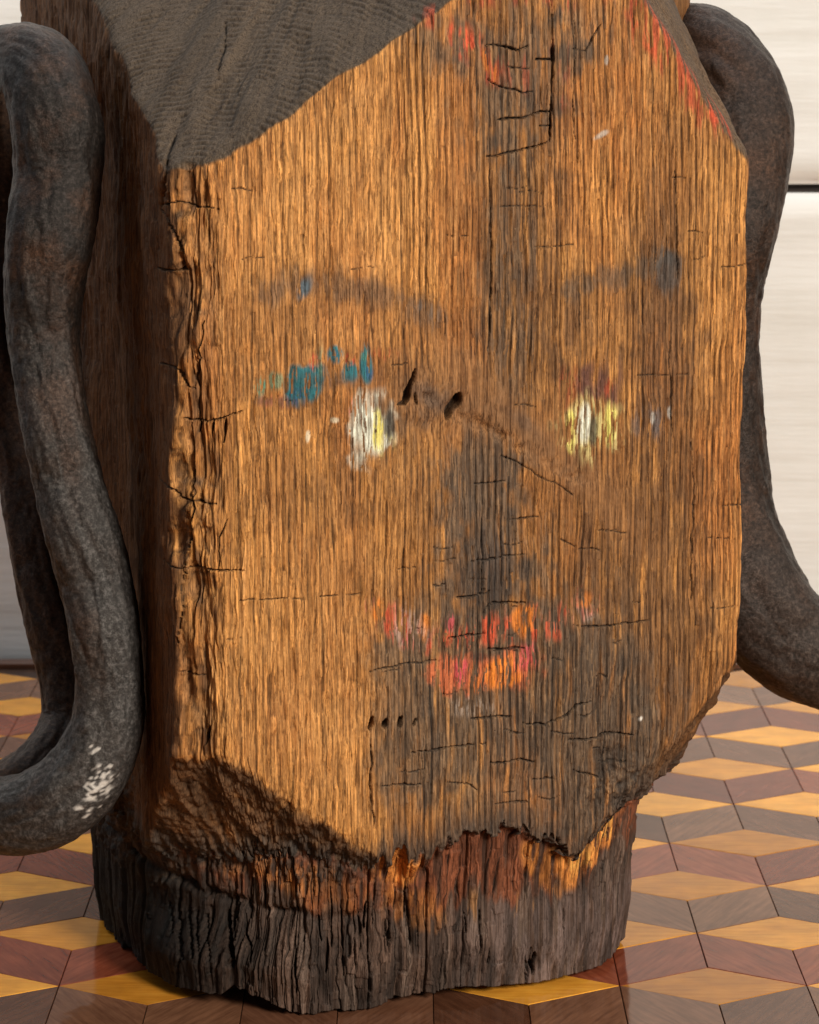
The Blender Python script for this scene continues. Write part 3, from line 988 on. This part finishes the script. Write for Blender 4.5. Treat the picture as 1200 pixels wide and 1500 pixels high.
# --- the painted face
fl = sstep(-0.35, 0.05, streak)          # paint survives on the ridges
fl2 = sstep(-0.12, 0.18, streak)
keep = np.clip(1 - 0.85 * gdark, 0, 1)
WHITE = C3(0.76, 0.80, 0.70); YEL = C3(0.72, 0.66, 0.18); TEAL = C3(0.03, 0.16, 0.20); BLUE = C3(0.035, 0.10, 0.21)
GREEN = C3(0.10, 0.27, 0.19); RED = C3(0.62, 0.10, 0.045); ORG = C3(0.80, 0.26, 0.04); PINK = C3(0.70, 0.09, 0.15)
# near brow
brow1 = stroke([(385, 432), (440, 412), (520, 424), (590, 436), (640, 466)], 20, .8, .6, 1)
rgb = paint(rgb, C3(0.10, 0.075, 0.06), 0.60 * sstep(.25, 1.0, brow1 + 1.5 * flk) * brow1)
rgb = paint(rgb, C3(0.06, 0.12, 0.17), 0.85 * blob(446, 424, 8, 18, .5, .5, .5, 41) * sstep(-.4, -.1, streak))
rgb = paint(rgb, C3(0.13, 0.13, 0.13), 0.5 * blob(628, 455, 20, 9, .5, .6, .5, 42) * fl2)
# far brow
brow2 = stroke([(830, 425), (900, 405), (985, 378)], 18, .9, .7, 2)
rgb = paint(rgb, C3(0.11, 0.085, 0.065), 0.65 * sstep(.25, .85, brow2 + flk) * brow2)
rgb = paint(rgb, C3(0.075, 0.08, 0.085), 0.7 * sstep(.3, .8, blob(982, 395, 22, 30, 0, .7, .6, 43) + flk) * blob(982, 395, 22, 30, 0, .7, .6, 43))
# eye shadow, teal, blue and green
sh = 1.3 * blob(432, 566, 16, 28, 0, .3, .3, 51) + blob(456, 562, 13, 24, 0, .3, .4, 52) + blob(536, 532, 8, 26, 0, .3, .3, 53) + \
    blob(490, 518, 12, 13, 0, .3, .4, 54) + blob(512, 545, 10, 14, 0, .4, .5, 55) + .7 * blob(470, 545, 12, 16, 0, .4, .4, 56)
rgb = paint(rgb, TEAL, np.clip(sh, 0, 1) * sstep(-.55, -.15, streak) * np.clip(keep + .3, 0, 1))
rgb = paint(rgb, BLUE, (blob(436, 580, 14, 14, 0, .4, .3, 57) + blob(540, 543, 6, 16, 0, .4, .3, 58) + blob(488, 524, 7, 10, 0, .4, .3, 59)) * fl2 * .9)
rgb = paint(rgb, GREEN, (.8 * blob(380, 568, 13, 11, 0, .5, .5, 60) + .7 * blob(402, 558, 12, 10, 0, .5, .5, 61) + .5 * blob(470, 530, 9, 30, 0, .5, .4, 62) + .6 * blob(534, 520, 6, 9, 0, .4, .3, 63)) * fl2)
rgb = paint(rgb, RED, (.7 * blob(460, 530, 6, 12, 0, .4, .4, 64) + .8 * blob(513, 526, 6, 10, 0, .4, .3, 65) + .8 * blob(509, 596, 9, 15, .3, .4, .4, 66) + .35 * blob(400, 590, 26, 9, 0, .6, .6, 67) + .4 * blob(560, 518, 16, 9, 0, .6, .6, 68)) * fl2)
rgb = paint(rgb, C3(0.07, 0.065, 0.065), .55 * (blob(400, 588, 40, 8, .1, .6, .6, 69) + blob(495, 556, 40, 10, 0, .6, .6, 70)) * fl)
# near eye
rgb = paint(rgb, C3(0.10, 0.075, 0.055), .7 * blob(555, 628, 46, 38, 0, .7, .5, 71) * sstep(-.6, .1, streak2 + .1))
eyeL = blob(540, 626, 29, 44, 0.12, .42, .5, 72)
rgb = paint(rgb, WHITE, eyeL * sstep(-.42, -.1, streak) * np.clip(1 - .55 * gdark, 0, 1))
rgb = paint(rgb, YEL, blob(552, 630, 8, 26, 0, .3, .3, 73) * fl)
rgb = paint(rgb, C3(.62, .56, .22), .7 * blob(566, 650, 14, 16, 0, .5, .5, 74) * fl2)
rgb = paint(rgb, C3(0.05, 0.05, 0.045), .85 * blob(569, 622, 7, 22, 0, .4, .3, 75))
rgb = paint(rgb, C3(.72, .66, .5), .8 * (blob(491, 616, 6, 4, 0, .4, .3, 76) + blob(452, 640, 3, 8, 0, .4, .3, 77)))
# far eye
rgb = paint(rgb, C3(0.11, 0.05, 0.05), .8 * blob(880, 560, 34, 28, 0, .5, .5, 81) * sstep(-.5, .1, streak2 + .1))
rgb = paint(rgb, RED * .7, .7 * (blob(893, 572, 12, 14, 0, .5, .5, 82) + .5 * blob(832, 560, 14, 26, 0, .6, .5, 83)) * fl2)
eyeR = blob(864, 628, 38, 36, 0, .5, .6, 84)
rgb = paint(rgb, C3(.66, .58, .26), .95 * eyeR * sstep(-.3, .05, streak) * keep)
rgb = paint(rgb, WHITE, blob(855, 624, 11, 30, 0, .3, .3, 85) * sstep(-.4, -.05, streak) * keep)
rgb = paint(rgb, YEL, (blob(836, 630, 6, 28, 0, .3, .3, 86) + blob(894, 622, 9, 26, 0, .4, .3, 87)) * fl)
rgb = paint(rgb, C3(0.09, 0.09, 0.06), .9 * blob(870, 628, 6, 22, 0, .4, .3, 88))
rgb = paint(rgb, C3(0.10, 0.11, 0.13), .7 * (blob(960, 620, 10, 22, 0, .6, .5, 89) + .7 * blob(935, 615, 8, 26, 0, .6, .5, 90)) * fl)
rgb = paint(rgb, C3(.5, .5, .48), .7 * (blob(981, 606, 3, 9, 0, .4, .3, 91) + blob(956, 612, 3, 8, 0, .4, .3, 92)))
# mouth
mtop = stroke([(548, 892), (580, 918), (630, 938), (690, 928), (765, 915), (815, 912), (862, 885)], 17, .6, .7, 3)
mlow = stroke([(652, 990), (700, 992), (765, 975)], 26, .35, .5, 4)
fl3 = sstep(0.0, 0.22, streak + .12 * streak2)
rgb = paint(rgb, C3(.48, .18, .10), .7 * mtop * fl3 * keep)
rgb = paint(rgb, RED, .9 * mtop * sstep(.10, .3, .5 * streak2 + .6 * streak + .4 * WOB[2]) * keep)
rgb = paint(rgb, C3(.62, .17, .07), .92 * mlow * fl * keep)
rgb = paint(rgb, ORG, .95 * (blob(768, 908, 16, 24, 0, .35, .4, 101) + blob(735, 985, 23, 30, 0, .3, .4, 102) + .9 * blob(553, 896, 8, 15, .2, .5, .4, 103) + .8 * blob(622, 920, 7, 20, 0, .5, .4, 104)
                                + .7 * blob(858, 880, 8, 12, .5, .5, .5, 105) + .6 * blob(698, 1000, 8, 20, 0, .4, .4, 106)) * fl * keep)
rgb = paint(rgb, PINK, .95 * (blob(677, 985, 10, 20, 0, .4, .4, 107) + blob(593, 935, 5, 7, 0, .4, .4, 108) + .7 * blob(770, 965, 12, 20, .4, .5, .5, 109) + .6 * blob(660, 915, 6, 14, 0, .5, .5, 110)) * fl2)
rgb = paint(rgb, C3(.42, .36, .32), .55 * (blob(600, 920, 26, 22, .6, .6, .6, 111) + blob(695, 1035, 28, 14, 0, .7, .6, 112) + .7 * blob(855, 902, 14, 10, 0, .6, .5, 113)) * fl2)
rgb = paint(rgb, C3(.05, .042, .038), .7 * blob(700, 963, 18, 9, 0, .5, .5, 114))
# hair-line paint along the top
hl = stroke([(640, 28), (690, 72), (720, 105)], 17, .6, .7, 5) + stroke([(905, -10), (975, 75), (1058, 182)], 22, .6, .6, 6) + .8 * stroke([(700, -5), (830, 0)], 12, .8, .6, 7) \
    + .55 * stroke([(745, 90), (800, 130)], 18, .8, .7, 8) + .5 * stroke([(822, 70), (822, 150)], 12, .8, .7, 9)
rgb = paint(rgb, C3(.42, .075, .035), np.clip(hl, 0, 1) * .85 * sstep(-.05, .2, streak2 + .4 * streak) * keep)
rgb = paint(rgb, RED, .95 * (blob(683, 58, 9, 17, -.35, .35, .4, 121) + .8 * blob(664, 42, 5, 12, -.3, .4, .4, 122) + .8 * blob(1048, 172, 14, 8, .7, .5, .4, 123) + .6 * blob(940, 50, 8, 40, -.55, .5, .5, 124)) * fl)
rgb = paint(rgb, ORG * .8, .7 * (blob(712, 85, 5, 16, -.2, .5, .5, 125) + blob(726, 110, 5, 14, 0, .5, .5, 126)) * fl)
rgb = paint(rgb, C3(.5, .46, .42), .75 * (blob(880, 198, 12, 4, -.5, .4, .3, 127) + blob(889, 88, 2.5, 7, 0, .3, .2, 128)))
rgb = paint(rgb, C3(.8, .79, .76), blob(938, 1053, 2.4, 3.4, .6, .5, .4, 129))
# old scar running down from the brow knots
scar = stroke([(598, 566), (640, 585), (700, 600), (765, 628), (850, 700)], 20, .8, .6, 11)
rgb = paint(rgb, C3(0.20, 0.105, 0.050) * 1.0, 0.8 * scar * sstep(-.6, .3, fib2 + .2))
rgb = paint(rgb, C3(0.085, 0.065, 0.055), 0.6 * (blob(630, 580, 26, 12, .5, .6, .6, 131) + .7 * blob(618, 610, 14, 14, .6, .7, .6, 132) + .6 * blob(760, 612, 30, 9, .65, .7, .6, 133)) * sstep(-.4, .3, fib2 + .2))
# the grain runs through paint and dirt alike: worn ridges, dark hollows
glin = (1 - is_neck) * (1 - endgrain) * (1 - under) * (1 - leftf) * (1 - 0.7 * np.clip(smooth_zone + scar, 0, 1))
rgb = rgb * (1 - glin * (0.38 * groove * (0.5 + 0.5 * regular) + 0.20 * sstep(0.12, 0.02, ce2) + 0.16 * sstep(.2, .8, -ch3)))[..., None]
# near-black colour along the cracks
rgb = paint(rgb, C3(0.022, 0.015, 0.011), 0.85 * crackm)
rgb = np.clip(rgb, 0.004, 0.85)

# ------------------------------------------------------------------ split into the parts of the head
idx = np.arange(NZ * NC).reshape(NZ, NC)
ir = np.roll(idx, -1, 1)
Q = np.stack([idx[:-1], ir[:-1], ir[1:], idx[1:]], -1)      # NZ-1, NC, 4
fmask = lambda mk: mk[:-1]
lab = np.zeros((NZ - 1, NC), np.int32)
lab[fmask(is_neck)] = 1
FRONTC = (DY < 0) & (np.abs(DX) < 0.95)
fdef = [(2, blob(541, 626, 36, 50, .1, .05, .1, 72), 'eye'), (3, blob(866, 628, 46, 42, 0, .05, .1, 84), 'eye'),
        (4, np.maximum(stroke([(548, 892), (580, 918), (630, 938), (690, 928), (765, 915), (815, 912), (862, 885)], 26, .05, .2, 3), np.maximum(mlow, blob(705, 955, 70, 40, 0, .1, .1, 1))), 'mouth'),
        (5, stroke([(385, 432), (440, 412), (520, 424), (590, 436), (640, 466)], 24, .05, .2, 1), 'eyebrow'),
        (6, stroke([(830, 425), (900, 405), (985, 385)], 24, .05, .2, 2), 'eyebrow'),
        (7, np.maximum(stroke([(378, 570), (440, 568), (500, 535), (540, 530)], 30, .05, .2, 9), 0), 'eye_shadow'),
        (8, blob(880, 562, 44, 26, 0, .05, .2, 81), 'eye_shadow')]
for code, mk, nm in fdef:
    sel = fmask((mk > 0.5) & FRONTC) & (lab == 0)
    lab[sel] = code

head = empty('carved_head', tuple(CEN))
head.rotation_euler = (0, 0, PHI)
head['label'] = 'weathered carved timber head with painted face and iron hooks on inlaid table'
head['category'] = 'sculpture'
PV = Pd.reshape(-1, 3); CV = rgb.reshape(-1, 3)


def sub_mesh(name, quads, extra_v=None, extra_t=None, parent=None, lbl=None):
    used, inv = np.unique(quads.ravel(), return_inverse=True)
    V = PV[used]; Cc = CV[used]
    q = inv.reshape(-1, 4)
    tris = None
    if extra_v is not None:
        remap = {int(u): i for i, u in enumerate(used)}
        nV = len(V)
        V = np.concatenate([V, [extra_v]]); Cc = np.concatenate([Cc, [(0.1, 0.07, 0.05)]])
        tris = [(remap[a], remap[b2], nV) for a, b2 in extra_t]
    o = link(name, grid_mesh(name, V, q, [M_wood], tris, {'wood': Cc}), parent)
    if lbl:
        o['label'] = lbl
    return o


top_row = [(int(idx[-1, i]), int(idx[-1, (i + 1) % NC])) for i in range(NC)]
bot_row = [(int(idx[0, (i + 1) % NC]), int(idx[0, i])) for i in range(NC)]
block = sub_mesh('head_block', Q[lab == 0], (0, 0, Z_TOP), top_row, head, 'squared orange brown timber block with chamfered corners')
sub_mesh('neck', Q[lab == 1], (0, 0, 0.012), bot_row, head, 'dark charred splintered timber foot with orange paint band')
lbls = {2: 'white and yellow painted eye beside the teal eye shadow', 3: 'faded yellow and white painted eye under dark red shadow', 4: 'flaking red and orange painted mouth',
        5: 'worn dark eyebrow with a blue fleck', 6: 'faint dark eyebrow stain', 7: 'teal and blue flecks of eye shadow', 8: 'dark red smudge of eye shadow'}
for code, mk, nm in fdef:
    sub_mesh(nm, Q[lab == code], None, None, block, lbls[code])


# ------------------------------------------------------------------ the iron hooks
def catmull(P, n):
    P = np.asarray(P, float)
    P = np.concatenate([[2 * P[0] - P[1]], P, [2 * P[-1] - P[-2]]])
    out = []
    segs = len(P) - 3
    for i in range(segs):
        t = np.linspace(0, 1, n, endpoint=(i == segs - 1))[:, None]
        a, b2, c, d = P[i:i + 4]
        out.append(0.5 * ((2 * b2) + (-a + c) * t + (2 * a - 5 * b2 + 4 * c - d) * t ** 2 + (-a + 3 * b2 - 3 * c + d) * t ** 3))
    return np.concatenate(out)


def strand(name, pts, parent, seed, worn=(9, 9, 9, 9), rusty=0.0, groove_at=None, flat=1.0, lime=None, nseg=24, nring=88, label=None):
    """pts: (photo x, photo y, distance Y, half width in photo px)"""
    C = []
    for px, py, Y, hw in pts:
        w = at(px, py, Y)
        zc = w[1] * CP - (w[2] - CAM_H) * SP
        C.append([w[0], w[1], w[2], hw * zc / FPX])
    C = catmull(C, nseg)
    Pc, Rr = C[:, :3], C[:, 3]
    T = np.gradient(Pc, axis=0); T /= np.linalg.norm(T, axis=1, keepdims=True)
    view = np.array([0, -1.0, 0])
    A = view - (T @ view)[:, None] * T
    A /= np.linalg.norm(A, axis=1, keepdims=True)      # toward the front
    B = np.cross(T, A)
    th = np.linspace(0, 2 * math.pi, nring, endpoint=False)
    n = len(Pc)
    L = np.concatenate([[0], np.cumsum(np.linalg.norm(np.diff(Pc, axis=0), axis=1))])
    TH, LL = np.meshgrid(th, L)
    rad = Rr[:, None] * np.ones_like(TH)
    # forged, slightly squared and dented section
    cx, sx = np.cos(TH), np.sin(TH)
    sq = (np.abs(cx) ** 2.5 + np.abs(sx) ** 2.5) ** (-1 / 2.5)
    rad = rad * sq
    U = np.cos(TH) * 1.5 + 7; Vv = np.sin(TH) * 1.5 + 3
    wob = fbm(U * 1.1 + LL * 9, Vv * 1.1 + LL * 26, seed, 3)
    fac = noise(np.floor(TH / (2 * math.pi) * 9 + 2 * noise(LL / .03, TH * 0, seed + 31)) * 3.1, LL / 0.035, seed + 30)
    rad = rad * (1 + 0.10 * wob + 0.026 * fac)
    pit = fbm(TH / (2 * math.pi) * 40, LL / 0.0042, seed + 5, 2)
    rad = rad + 0.0005 * pit
    if groove_at is not None:
        ga, gw, gd = groove_at
        dth = (TH - ga + math.pi) % (2 * math.pi) - math.pi
        rad = rad * (1 - gd * np.exp(-(dth / gw) ** 2))
    V = Pc[:, None, :] + rad[..., None] * (flat * cx[..., None] * A[:, None, :] + sx[..., None] * B[:, None, :])
    nv = n * nring
    ii = np.arange(nv).reshape(n, nring); jr = np.roll(ii, -1, 1)
    q = np.stack([ii[:-1], ii[1:], jr[1:], jr[:-1]], -1).reshape(-1, 4)
    Vf = V.reshape(-1, 3)
    Vf = np.concatenate([Vf, [Pc[0] - T[0] * Rr[0] * .3, Pc[-1] + T[-1] * Rr[-1] * .3]])
    tr = [(ii[0, k], jr[0, k], nv) for k in range(nring)] + [(jr[-1, k], ii[-1, k], nv + 1) for k in range(nring)]
    lm = np.zeros(len(Vf))
    if lime is not None:
        for lx_, ly_, lr in lime:
            p = Vf
            zz = p[:, 2] - CAM_H
            zc = p[:, 1] * CP - zz * SP; yc = zz * CP + p[:, 1] * SP
            qx = 600 + FPX * p[:, 0] / zc; qy = 750 - FPX * yc / zc
            d = np.hypot(qx - lx_, (qy - ly_) * .8) / lr
            nz_ = noise(p[:, 0] / .0009, p[:, 2] / .0009, seed + 9)
            nz2 = noise(p[:, 0] / .003, p[:, 2] / .003, seed + 19)
            frontm = (np.concatenate([cx.ravel(), [0, 0]]) > 0.1)
            lm = np.maximum(lm, frontm * (d < 1) * sstep(.25, .45, nz_ * .6 + nz2 * .6 + .15 * (1 - d)))
    fr = LL / L[-1]
    wn = sstep(worn[0], worn[1], fr + 0.12 * wob) * (1 - sstep(worn[2], worn[3], fr)) * (0.75 + 0.4 * fac) * sstep(-0.5, 0.4, cx)
    rs_ = np.clip(rusty + 0.8 * rusty * wob, 0, 1)
    chan = np.stack([lm, np.concatenate([wn.ravel(), [0, 0]]), np.concatenate([rs_.ravel(), [0, 0]])], -1)
    chan = np.clip(chan, 0, 1)
    if parent is not None:
        dl = Vf - np.array(CEN)
        Vl = np.stack([dl @ EX, dl @ EY, dl[:, 2]], -1)
    o = link(name, grid_mesh(name, Vl, q, [M_iron], tr, {'lime': chan}), root_for(parent))
    if label:
        o['label'] = label
    return o


def root_for(p):
    return p


main = [(-95, 190, 1.115, 40), (-62, 120, 1.10, 42), (-5, 88, 1.07, 46), (52, 98, 1.045, 58), (80, 165, 1.035, 64), (84, 250, 1.035, 64), (76, 330, 1.03, 64), (66, 410, 1.03, 58),
        (64, 490, 1.03, 52), (72, 560, 1.025, 48), (86, 640, 1.02, 49), (100, 700, 1.02, 50), (121, 780, 1.015, 53), (141, 850, 1.015, 52), (154, 920, 1.01, 50),
        (160, 1000, 1.01, 49), (155, 1070, 1.01, 54), (128, 1130, 1.01, 60), (85, 1170, 1.01, 60), (30, 1192, 1.015, 56), (-45, 1190, 1.03, 52), (-110, 1150, 1.05, 46)]
hk = strand('hook', main, head, 1, (0.38, 0.60, 0.95, 1.05), 0.0, None, 1.0, [(150, 1150, 26), (138, 1095, 8), (122, 1182, 14)], 16, 120,
            'grey pitted iron hook strand hanging at the dark side of the head')
rear = [(-30, 110, 1.11, 50), (-24, 210, 1.11, 50), (-24, 310, 1.11, 50), (-14, 420, 1.105, 48), (2, 520, 1.10, 44), (25, 610, 1.095, 44), (45, 690, 1.09, 46), (58, 770, 1.085, 48), (72, 850, 1.08, 50),
        (92, 930, 1.075, 52), (108, 1000, 1.07, 50), (106, 1060, 1.065, 48), (80, 1110, 1.055, 48), (35, 1150, 1.05, 48), (-30, 1165, 1.05, 46), (-90, 1150, 1.055, 44)]
strand('hook', rear, head, 21, (9, 9, 9, 9), 0.75, (-0.55, 0.16, 0.28), 1.0, None, 14, 100, 'dark brown grooved iron strand behind the grey hook')
right = [(930, 110, 1.20, 50), (975, 72, 1.185, 60), (1030, 82, 1.165, 70), (1072, 135, 1.15, 72), (1088, 200, 1.14, 70), (1080, 270, 1.135, 69), (1066, 340, 1.13, 68), (1056, 410, 1.13, 62), (1055, 480, 1.13, 57),
         (1056, 560, 1.13, 59), (1058, 640, 1.13, 62), (1064, 720, 1.13, 66), (1076, 795, 1.125, 72), (1100, 865, 1.12, 78), (1140, 925, 1.12, 78), (1195, 962, 1.12, 74), (1260, 975, 1.13, 68), (1320, 950, 1.15, 56)]
strand('hook', right, head, 41, (0.60, 1.0, 1.5, 1.6), 0.30, None, 1.0, None, 16, 120, 'brown black iron hook curving out behind the lit side of the head')

scene.render.engine = 'CYCLES'
